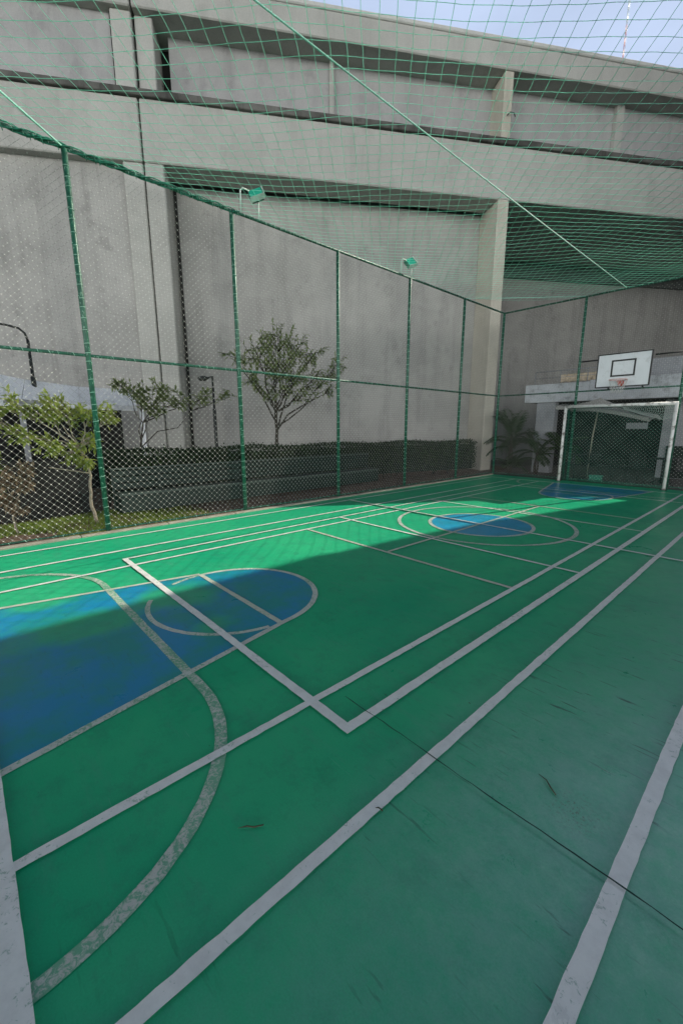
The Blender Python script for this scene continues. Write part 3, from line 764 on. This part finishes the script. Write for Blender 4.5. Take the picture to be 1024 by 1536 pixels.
def hedge(label, path, w, h, dens, leaf=.06):
    t = thing('clipped_hedge', label, 'hedge', (path[0][0], path[0][1], 0)); o = Vector((path[0][0], path[0][1], 0))
    core = MB(); P = [Vector((x, y, 0))-o for x, y in path]
    L = sum((P[i+1]-P[i]).length for i in range(len(P)-1)); lv = MB()
    def at(s_):
        for i in range(len(P)-1):
            l = (P[i+1]-P[i]).length
            if s_ <= l or i == len(P)-2: d = (P[i+1]-P[i])/l; return P[i]+d*min(s_, l), d
            s_ -= l
    n = int(L/.25); vs = []
    for i in range(n+1):
        p, d = at(L*i/n); sd = Vector((d.y, -d.x, 0)); q = (w/2-.07)*(1+.06*math.sin(i*.9)); hh = (h-.07)*(1+.02*math.sin(i*.6+1))
        for a, z in ((q, .12), (q, hh), (-q, hh), (-q, .12)): vs.append(p+sd*a+Vector((0, 0, z)))
    fs = [(4*i+k, 4*i+(k+1) % 4, 4*i+4+(k+1) % 4, 4*i+4+k) for i in range(n) for k in range(4)] + [(0, 1, 2, 3), (4*n+3, 4*n+2, 4*n+1, 4*n)]
    core.add(vs, fs)
    for k in range(int(L*2)):
        p, d = at(rnd.uniform(0, L)); sd = Vector((d.y, -d.x, 0)); core.tube([p+sd*(w*.3), p+sd*(w*.35)+Vector((rnd.uniform(-.1, .1), rnd.uniform(-.1, .1), .3))], .012, 4)
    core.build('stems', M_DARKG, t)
    for k in range(int(L*dens)):
        p, d = at(rnd.uniform(0, L)); sd = Vector((d.y, -d.x, 0)); r_ = rnd.random()
        if r_ < .62: a = w/2+rnd.uniform(-.06, .05); z = h*math.sqrt(rnd.uniform(.015, 1)); nn = sd
        elif r_ < .97: a = rnd.uniform(-w/2, w/2); z = h+rnd.uniform(-.05, .04)+.03*math.sin(p.y*2.3+a*3)+(rnd.uniform(0, .09) if rnd.random() < .04 else 0); nn = Vector((0, 0, 1))
        else:
            p = at(L)[0]+d*rnd.uniform(-.03, .07); a = rnd.uniform(-w/2, w/2); z = h*rnd.uniform(.15, 1); nn = d
        dd = (rv()+nn*.5+Vector((0, 0, .25))).normalized()
        lv.leaf(p+sd*a+Vector((0, 0, z)), dd, leaf*rnd.uniform(.7, 1.4), leaf*.5, (nn+rv()*.8).normalized())
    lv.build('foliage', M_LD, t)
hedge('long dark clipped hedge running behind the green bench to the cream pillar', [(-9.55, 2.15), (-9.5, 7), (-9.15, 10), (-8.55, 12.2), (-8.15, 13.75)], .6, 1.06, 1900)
# dark board screen behind the young tree
sc_ = thing('board_screen', 'low black boarded screen behind the sunlit young tree', 'screen', (-8.95, .2, 0))
b = MB()
for k in range(19): b.box(-.018+rnd.uniform(-.002, .002), .018, -2.2+k*.2, -2.2+k*.2+.19, 0, 1.02+rnd.uniform(-.01, .01), bev=.003)
b.build('boards', M_DARK, sc_)
b = MB(); b.box(-.06, -.019, -2.2, 1.6, .2, .26); b.box(-.06, -.019, -2.2, 1.6, .8, .86); b.build('rails', M_DARK, sc_)

# grass tufts along the kerb
b = MB()
for k in range(15000):
    y = rnd.uniform(.1, 3.6); x = rnd.uniform(-8.9, -7.12)
    edge = -8.15+.35*math.sin(y*2.1)+(-.7 if y > 1.6 and y < 2.6 else 0)
    if x > -7.28+.1*math.sin(y*5)+(.0 if y > 1 else -.35): 
        if rnd.random() > .12: continue
    if y < .9 and x > -7.75: continue
    if y > 2.9 and rnd.random() < (y-2.7)/.8: continue
    h = rnd.uniform(.03, .085); a = rnd.uniform(0, 6.3); dx = math.cos(a)*.006; dy = math.sin(a)*.006; lx = rnd.uniform(-.03, .03); ly = rnd.uniform(-.03, .03)
    z = -.04+.02*math.sin(3.1*x+1.7*y)
    b.add([(x-dx, y-dy, z), (x+dx, y+dy, z), (x+lx, y+ly, z+h)], [(0, 1, 2)])
tag(b.build('grass', M_GRASS), 'short sunlit grass between the kerb and the screen', 'grass', kind='stuff')
b = MB()
for k in range(2600):
    y = rnd.uniform(-1, 13.2); x = -7.1-abs(rnd.gauss(0, .55)); s_ = rnd.uniform(.006, .028)
    if x < -8.25: continue
    z = -.03+.02*math.sin(3.1*x+1.7*y); d = [Vector((x, y, z))+rv()*s_ for _ in range(4)]
    b.add(d, [(0, 1, 2), (0, 2, 3), (0, 3, 1), (1, 3, 2)])
tag(b.build('gravel_and_litter', plain('pebble_mix', (.22, .17, .13), .9, 0, .6, 30)), 'loose stones and dry litter on the earth bed', 'litter', kind='stuff')

# ------------------------------------------------------------------ white canopy and kiosk on the left
ki = thing('canopy_kiosk', 'low black walled kiosk under a white curved canopy edge', 'building', (0, 0, 0))
fa = [(-10.4, -1.6, 2.90), (-11.3, .45, 2.70), (-11.7, 1.2, 2.62), (-12.2, 2.4, 2.57), (-12.9, 3.95, 2.62)]
b = MB()
for i in range(len(fa)-1):
    (x0, y0, z0), (x1, y1, z1) = fa[i], fa[i+1]; g_ = .005
    def back(x, y, z, k): d = math.hypot(x, y); return (x-.95, y+.22, 1.6+(z-1.6)*(d+1.0)/d+k)
    lo0, lo1 = (x0, y0+g_, 2.03), (x1, y1-g_, 2.05); li0, li1 = (x0, y0+g_, 2.16), (x1, y1-g_, 2.18)
    t0, t1 = back(x0, y0+g_, z0, 0), back(x1, y1-g_, z1, 0); u0, u1 = (t0[0], t0[1], t0[2]-.12), (t1[0], t1[1], t1[2]-.12)
    b.add([lo0, lo1, li1, li0, t0, t1, u0, u1], [(0, 1, 2, 3), (3, 2, 5, 4), (4, 5, 7, 6), (0, 6, 7, 1), (0, 3, 4, 6), (1, 7, 5, 2)])
b.build('canopy_fascia', M_WHITE, ki)
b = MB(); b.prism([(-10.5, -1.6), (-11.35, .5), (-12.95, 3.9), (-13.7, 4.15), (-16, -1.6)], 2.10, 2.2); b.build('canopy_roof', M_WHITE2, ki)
b = MB(); b.prism([(-11.5, -1.6), (-12.0, .9), (-13.2, 3.6), (-13.4, 3.6), (-13.4, -1.6)], -.1, 2.1); b.build('wall', M_DARK, ki)
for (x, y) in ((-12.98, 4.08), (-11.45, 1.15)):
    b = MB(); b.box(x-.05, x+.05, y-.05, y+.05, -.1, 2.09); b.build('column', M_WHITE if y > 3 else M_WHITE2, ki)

# ------------------------------------------------------------------ street lamps
def lamp(label, x, y, h, arm, r):
    t = thing('street_lamp', label, 'street lamp', (x, y, 0))
    b = MB(); b.tube([(0, 0, -.05), (0, 0, h*.72), (0, 0, h*.72+.01), (0, 0, h-.25)], [r*1.5, r*1.5, r, r*.9], 8)
    pole = b.build('pole', M_BLK, t)
    b = MB(); pts = [(0, 0, h-.25), (0, -.04, h-.1), (0, -.14, h-.01), (0, -.3, h+.02), (0, -arm, h+.04)] if arm > .3 else [(0, 0, h-.25), (0, 0, h), (0, -.05, h-.03), (0, -arm, h-.06)]
    b.tube(pts, r*.75, 6); b.build('arm', M_BLK, t)
    b = MB(); y0 = -arm; z0 = pts[-1][2]
    b.tube([(0, y0+.02, z0), (0, y0-.06, z0-.01), (0, y0-.18, z0-.02), (0, y0-.24, z0-.02)], [r*.9, r*2.1, r*1.9, r*.4], 8); b.build('lamp_head', M_BLK, t)
lamp('black curved-arm street lamp standing behind the white canopy', -12.5, 1.57, 3.83, .5, .035)
lamp('short dark lamp post in front of the recessed concrete wall', -10.05, 4.9, 2.83, .14, .03)

# ------------------------------------------------------------------ cafe behind the far fence
cf = thing('cafe_building', 'white low cafe front with dark open interior behind the goal', 'building', (0, 0, 0))
CY = 15.4
b = MB(); b.box(-6.98, -4.9, CY, CY+.35, 2.43, 3.04, bev=.01); b.box(-4.895, 2, CY+.004, CY+.35, 2.43, 3.08, bev=.01); b.build('lintel', M_CAFE, cf)
b = MB(); b.box(-3.45, 2, CY+.5, CY+.8, 3.081, 3.62, bev=.01); b.build('parapet', M_WHITE2, cf)
b = MB(); b.box(-6.55, -5.92, CY+.03, CY+.4, -.05, 2.43, bev=.03); b.build('column', M_WHITE2, cf)
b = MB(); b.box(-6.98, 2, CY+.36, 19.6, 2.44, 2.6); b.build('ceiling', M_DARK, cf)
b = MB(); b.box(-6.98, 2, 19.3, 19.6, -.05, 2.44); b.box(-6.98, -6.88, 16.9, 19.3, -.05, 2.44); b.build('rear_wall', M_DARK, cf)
b = MB(); b.box(-3.05, 2, 16.6, 16.75, -.05, 2.43, bev=.01); b.build('side_wall', M_WHITE2, cf)
b = MB(); b.box(-2.85, -1.2, 16.52, 16.59, 0, 1.0); b.build('counter', M_DARKG, cf)
b = MB()
for x in (-6.75, -5.9, -5.05, -4.2, -3.5): b.tube([(x, CY+.2, 3.04), (x, CY+.2, 3.48)], .015, 6)
b.tube([(-6.75, CY+.2, 3.48), (-3.5, CY+.2, 3.48)], .015, 6); b.tube([(-6.75, CY+.2, 3.26), (-3.5, CY+.2, 3.26)], .008, 6); b.build('roof_railing', M_WHITE2, cf)
b = MB()
for k in range(9):
    x = -6.0+k*.17; z = 3.12; M = Matrix.Translation((x, CY+.75, z+.12)) @ Matrix.Rotation(rnd.uniform(-.5, .5), 4, 'Y') @ Matrix.Rotation(rnd.uniform(-.4, .4), 4, 'Z')
    b.box(-.10, .10, -.05, .05, -.10, .16, M, .02)
b.build('stacked_boxes', plain('beige_card', (.55, .45, .33), .8, 0, .3, 8), cf)
b = MB(); b.box(-4.05, -3.45, CY+1.3, CY+1.33, 1.52, 1.72); b.build('menu_board', M_WHITE2, cf)

# parasol
pa = thing('patio_parasol', 'grey white square parasol on a tilted pole behind the goal', 'parasol', (-4.35, 14.35, -.02))
b = MB(); b.tube([(0, 0, .0), (.03, 0, 1.3), (.12, 0, 2.34)], .02, 8); b.build('pole', M_ALU, pa)
b = MB(); A = Vector((.12, 0, 2.46)); rim_ = []
cor = [(-.95, -.45, 2.24), (1.5, -.45, 1.84), (1.55, .55, 1.88), (-.85, .55, 2.20)]
for k in range(4):
    p, q = Vector(cor[k]), Vector(cor[(k+1) % 4]); md = (p+q)/2+Vector((0, 0, .07)); n = 6
    ring = [p.lerp(q, i/n)+Vector((0, 0, .09*math.sin(math.pi*i/n))) for i in range(n+1)]
    for i in range(n):
        prev = [A, A]
        for j in range(1, 5):
            f = j/4; sag = -.07*math.sin(math.pi*f)
            c1 = A.lerp(ring[i], f)+Vector((0, 0, sag)); c2 = A.lerp(ring[i+1], f)+Vector((0, 0, sag))
            if j == 1: b.add([A, c1, c2], [(0, 1, 2)], True)
            else: b.add([prev[0], c1, c2, prev[1]], [(0, 1, 2, 3)], True)
            prev = [c1, c2]
        b.add([ring[i], ring[i]-Vector((0, 0, .10)), ring[i+1]-Vector((0, 0, .10)), ring[i+1]], [(0, 1, 2, 3)])
b.build('canopy', M_CANV, pa)
for k in range(4):
    b = MB(); b.tube([A-Vector((0, 0, .06)), Vector(cor[k])-Vector((0, 0, .02))], .010, 4); b.tube([Vector((.09, 0, 1.95)), A.lerp(Vector(cor[k]), .5)-Vector((0, 0, .10))], .008, 4); b.build('rib', M_BLK, pa)
b = MB(); b.tube([(0, 0, 0), (0, 0, .06)], [.26, .24], 16); b.build('base', M_BLK, pa)

# cafe furniture
def chair(loc, rz, label, first=[None]):
    if first[0]: return dup(first[0], loc, rz, label)
    t = thing('patio_chair', label, 'chair', loc, rz, 'dark metal chairs of the cafe'); first[0] = t
    b = MB(); b.box(-.21, .21, -.21, .21, .43, .455, bev=.01); b.build('seat', M_BLK, t)
    b = MB()
    for k in range(5): b.box(-.17+k*.08, -.145+k*.08, -.235, -.22, .55, .82)
    b.tube([(-.2, -.22, .45), (-.2, -.25, .86), (.2, -.25, .86), (.2, -.22, .45)], .012, 6); b.box(-.2, .2, -.24, -.225, .52, .55); b.build('backrest', M_BLK, t)
    for (sx, sy) in ((-1, -1), (1, -1), (-1, 1), (1, 1)):
        b = MB(); b.tube([(sx*.19, sy*.19, .43), (sx*.22, sy*.23, 0)], .012, 6); b.build('leg', M_BLK, t)
    for sx in (-1, 1):
        b = MB(); b.tube([(sx*.2, -.22, .64), (sx*.24, 0, .66), (sx*.22, .19, .62), (sx*.2, .19, .45)], .012, 6); b.build('armrest', M_BLK, t)
    return t
def table(loc, label, first=[None]):
    if first[0]: return dup(first[0], loc, 0, label)
    t = thing('patio_table', label, 'table', loc, 0, 'dark round tables of the cafe'); first[0] = t
    b = MB(); b.tube([(0, 0, .71), (0, 0, .735)], .36, 24); b.build('tabletop', M_BLK, t)
    b = MB(); b.tube([(0, 0, .02), (0, 0, .71)], .025, 8); b.build('pedestal', M_BLK, t)
    for k in range(4):
        b = MB(); a = k*math.pi/2+.4; b.tube([(0, 0, .16), (.28*math.cos(a), .28*math.sin(a), .01)], .014, 6); b.build('foot', M_BLK, t)
    return t
table((-4.55, 14.95, -.02), 'round dark cafe table left of the parasol pole, seen through the goal')
table((-2.55, 14.75, -.02), 'round dark cafe table behind the right goal post')
for (x, y, rz, l) in ((-5.0, 14.35, .5, 'dark metal chair just left of the left goal post'), (-4.05, 14.4, -.6, 'dark metal chair behind the left part of the goal net'),
                      (-3.45, 14.75, 1.2, 'dark metal chair behind the middle of the goal net'), (-2.95, 14.3, -.3, 'dark metal chair just left of the right goal post'),
                      (-2.05, 14.35, .4, 'dark metal chair just right of the right goal post'), (-1.7, 15.1, 2.4, 'dark metal chair farthest right under the cafe front')):
    chair((x, y, -.02), rz, l)
t = thing('green_crate', 'small green plastic crate on the paving behind the goal net', 'crate', (-3.98, 13.95, -.02), .1)
b = MB()
for (x0, x1, y0, y1) in ((-.16, .16, -.11, -.10), (-.16, .16, .10, .11), (-.16, -.15, -.10, .10), (.15, .16, -.10, .10)): b.box(x0, x1, y0, y1, 0, .19)
b.box(-.15, .15, -.10, .10, 0, .01); b.build('body', M_ROLL, t)
b = MB(); b.box(-.175, .175, -.125, -.112, .16, .195); b.box(-.175, .175, .112, .125, .16, .195); b.build('rim', M_ROLL, t)

# palms
def palm(label, x, y, n, L, h, lean=0, seed=1):
    rr = random.Random(seed); t = thing('potted_palm' if False else 'palm_plant', label, 'palm', (x, y, -.02), 0)
    b = MB()
    for k in range(3): a = k*2.1; b.tube([(.05*math.cos(a), .05*math.sin(a), 0), (.07*math.cos(a), .07*math.sin(a), h*.4), (.03*math.cos(a+1), .03*math.sin(a), h)], [.035, .028, .02], 6)
    b.build('stem', M_BARKD, t); b = MB()
    for k in range(n):
        a = 6.28*k/n+rr.uniform(-.3, .3); el = rr.uniform(.35, 1.35); l = L*rr.uniform(.75, 1.1)
        p = Vector((0, 0, h*rr.uniform(.55, 1))); d = Vector((math.cos(a)*math.cos(el), math.sin(a)*math.cos(el), math.sin(el))); pts = [p.copy()]
        for i in range(12): p = p+d*l/12; d = (d+Vector((0, 0, -.10-.05*(1.4-el)))).normalized(); pts.append(p.copy())
        b.tube(pts, [.008*(1-.8*i/12)+.001 for i in range(13)], 4)
        for i in range(2, 13):
            dd = (pts[i]-pts[i-1]).normalized(); sd = dd.cross(Vector((0, 0, 1)))
            if sd.length < .05: sd = Vector((1, 0, 0))
            sd.normalize(); ll = l*.36*math.sin(math.pi*(i/13.5))**.7
            for q in (0, .5):
                pp = pts[i-1].lerp(pts[i], q)
                for sg in (1, -1): b.leaf(pp, (sd*sg+dd*.9+Vector((0, 0, -.25))+rv()*.1).normalized(), ll, .036, Vector((0, 0, 1)))
    b.build('fronds', M_LP, t); return t
palm('tall dark palm plant in the corner between cream pillar and cafe', -6.95, 14.55, 16, 1.15, 1.35, seed=3)
palm('arching palm plant in front of the white cafe column', -6.1, 14.75, 12, 1.0, .75, seed=5)
palm('low bushy palm plant at the foot of the corner post', -6.75, 14.15, 12, .6, .3, seed=8)
palm('dark palm plant deep in shade right of the white cafe column', -5.45, 15.15, 13, .95, .9, seed=13)

# small litter on the court
def twig(label, pts):
    b = MB(); b.tube(pts, [.001, .003, .0035, .0025, .001][:len(pts)], 5); return tag(b.build('dry_leaf', M_TWIG), label, 'leaf')
twig('thin curled dry leaf on the green floor, left of the long white line', [(-1.31, .63, .006), (-1.29, .66, .010), (-1.27, .68, .007), (-1.25, .715, .008)])
twig('dark dry twig on the pale sheen patch near the right line', [(-.60, 1.80, .006), (-.56, 1.785, .012), (-.53, 1.76, .008), (-.50, 1.74, .006)])
twig('tiny dark dry leaf beside the long white line', [(-1.0, 1.10, .006), (-.985, 1.115, .011), (-.965, 1.12, .007)])

# ------------------------------------------------------------------ sky and sun
SUN = Vector((.35, 1.43, 1.0)).normalized()       # towards the sun
el = math.asin(SUN.z); az = math.atan2(SUN.x, SUN.y)
w = bpy.data.worlds.new('World'); sc.world = w; w.use_nodes = True
n = w.node_tree.nodes; l = w.node_tree.links; bg = n['Background']
sky = n.new('ShaderNodeTexSky'); sky.sky_type = 'NISHITA'; sky.sun_disc = False; sky.sun_elevation = el; sky.sun_rotation = az
sky.air_density = 1.0; sky.dust_density = .6; sky.ozone_density = 1.2
tc = n.new('ShaderNodeTexCoord'); mp = n.new('ShaderNodeMapping'); mp.inputs['Scale'].default_value = (1, 1, 2.6); mp.inputs['Location'].default_value = (.3, .1, .2)
l.new(tc.outputs['Generated'], mp.inputs[0])
no = n.new('ShaderNodeTexNoise'); no.inputs['Scale'].default_value = 1.6; no.inputs['Detail'].default_value = 7; no.inputs['Roughness'].default_value = .55; l.new(mp.outputs[0], no.inputs['Vector'])
rp = n.new('ShaderNodeValToRGB'); rp.color_ramp.elements[0].position = .42; rp.color_ramp.elements[0].color = (.75, .75, .75, 1); rp.color_ramp.elements[1].position = .68; rp.color_ramp.elements[1].color = (1, 1, 1, 1); l.new(no.outputs['Fac'], rp.inputs[0])
sz_ = n.new('ShaderNodeSeparateXYZ'); l.new(tc.outputs['Generated'], sz_.inputs[0])
r4 = n.new('ShaderNodeValToRGB'); r4.color_ramp.elements[0].position = .66; r4.color_ramp.elements[0].color = (1, 1, 1, 1); r4.color_ramp.elements[1].position = .82; r4.color_ramp.elements[1].color = (.0, .0, .0, 1); l.new(sz_.outputs[2], r4.inputs[0])
mz = n.new('ShaderNodeMath'); mz.operation = 'MULTIPLY'; d2 = n.new('ShaderNodeVectorMath'); d2.operation = 'DOT_PRODUCT'; l.new(tc.outputs['Generated'], d2.inputs[0]); d2.inputs[1].default_value = (-.10, .99, .1)
r5 = n.new('ShaderNodeValToRGB'); r5.color_ramp.elements[0].position = .15; r5.color_ramp.elements[0].color = (.10, .10, .10, 1); r5.color_ramp.elements[1].position = .65; r5.color_ramp.elements[1].color = (1, 1, 1, 1); l.new(d2.outputs['Value'], r5.inputs[0])
mq = n.new('ShaderNodeMath'); mq.operation = 'MULTIPLY'; l.new(rp.outputs[0], mq.inputs[0]); l.new(r5.outputs[0], mq.inputs[1])
l.new(mq.outputs[0], mz.inputs[0]); l.new(r4.outputs[0], mz.inputs[1])
mx = n.new('ShaderNodeMix'); mx.data_type = 'RGBA'; l.new(mz.outputs[0], mx.inputs[0]); l.new(sky.outputs[0], mx.inputs[6]); mx.inputs[7].default_value = (12.6, 15.2, 20.5, 1)
# bright band added low in the sky behind the camera to fill the walls
dt = n.new('ShaderNodeVectorMath'); dt.operation = 'DOT_PRODUCT'; l.new(tc.outputs['Generated'], dt.inputs[0]); dt.inputs[1].default_value = (.72, -.66, .22)
r2 = n.new('ShaderNodeValToRGB'); r2.color_ramp.elements[0].position = .05; r2.color_ramp.elements[0].color = (0, 0, 0, 1); r2.color_ramp.elements[1].position = .62; r2.color_ramp.elements[1].color = (1, 1, 1, 1); l.new(dt.outputs['Value'], r2.inputs[0])
m2 = n.new('ShaderNodeMix'); m2.data_type = 'RGBA'; sx_ = n.new('ShaderNodeSeparateXYZ'); l.new(tc.outputs['Generated'], sx_.inputs[0])
r3 = n.new('ShaderNodeValToRGB'); r3.color_ramp.elements[0].position = .10; r3.color_ramp.elements[0].color = (1, 1, 1, 1); r3.color_ramp.elements[1].position = .28; r3.color_ramp.elements[1].color = (0, 0, 0, 1); l.new(sx_.outputs[2], r3.inputs[0])
mu = n.new('ShaderNodeMath'); mu.operation = 'MULTIPLY'; l.new(r2.outputs[0], mu.inputs[0]); l.new(r3.outputs[0], mu.inputs[1]); l.new(mu.outputs[0], m2.inputs[0]); l.new(mx.outputs[2], m2.inputs[6]); m2.inputs[7].default_value = (120, 121, 117, 1)
l.new(m2.outputs[2], bg.inputs[0]); bg.inputs[1].default_value = .05
sl = bpy.data.lights.new('sun', 'SUN'); sl.energy = 5.0; sl.angle = R(.22); sl.color = (1, .94, .80)
so = bpy.data.objects.new('sun', sl); COL.objects.link(so); so.rotation_euler = (-SUN).to_track_quat('-Z', 'Y').to_euler(); so.location = (0, 0, 30)

# ------------------------------------------------------------------ camera
cd = bpy.data.cameras.new('camera'); cam = bpy.data.objects.new('camera', cd); COL.objects.link(cam)
r_ = Vector((.67603698, .73686719, -.00086272)); u_ = Vector((-.14766571, .13662239, .97955559)); f_ = Vector((-.72192025, .66208841, -.2011718))
mt = Matrix((r_, u_, -f_)).transposed().to_4x4(); mt.translation = (0, 0, 1.6); cam.matrix_world = mt
cd.sensor_fit = 'HORIZONTAL'; cd.sensor_width = 36; cd.lens = 36*623.36/1024; cd.clip_start = .02; cd.clip_end = 2000
sc.camera = cam
sc.view_settings.view_transform = 'Standard'; sc.view_settings.look = 'None'; sc.view_settings.exposure = 0; sc.view_settings.gamma = 1
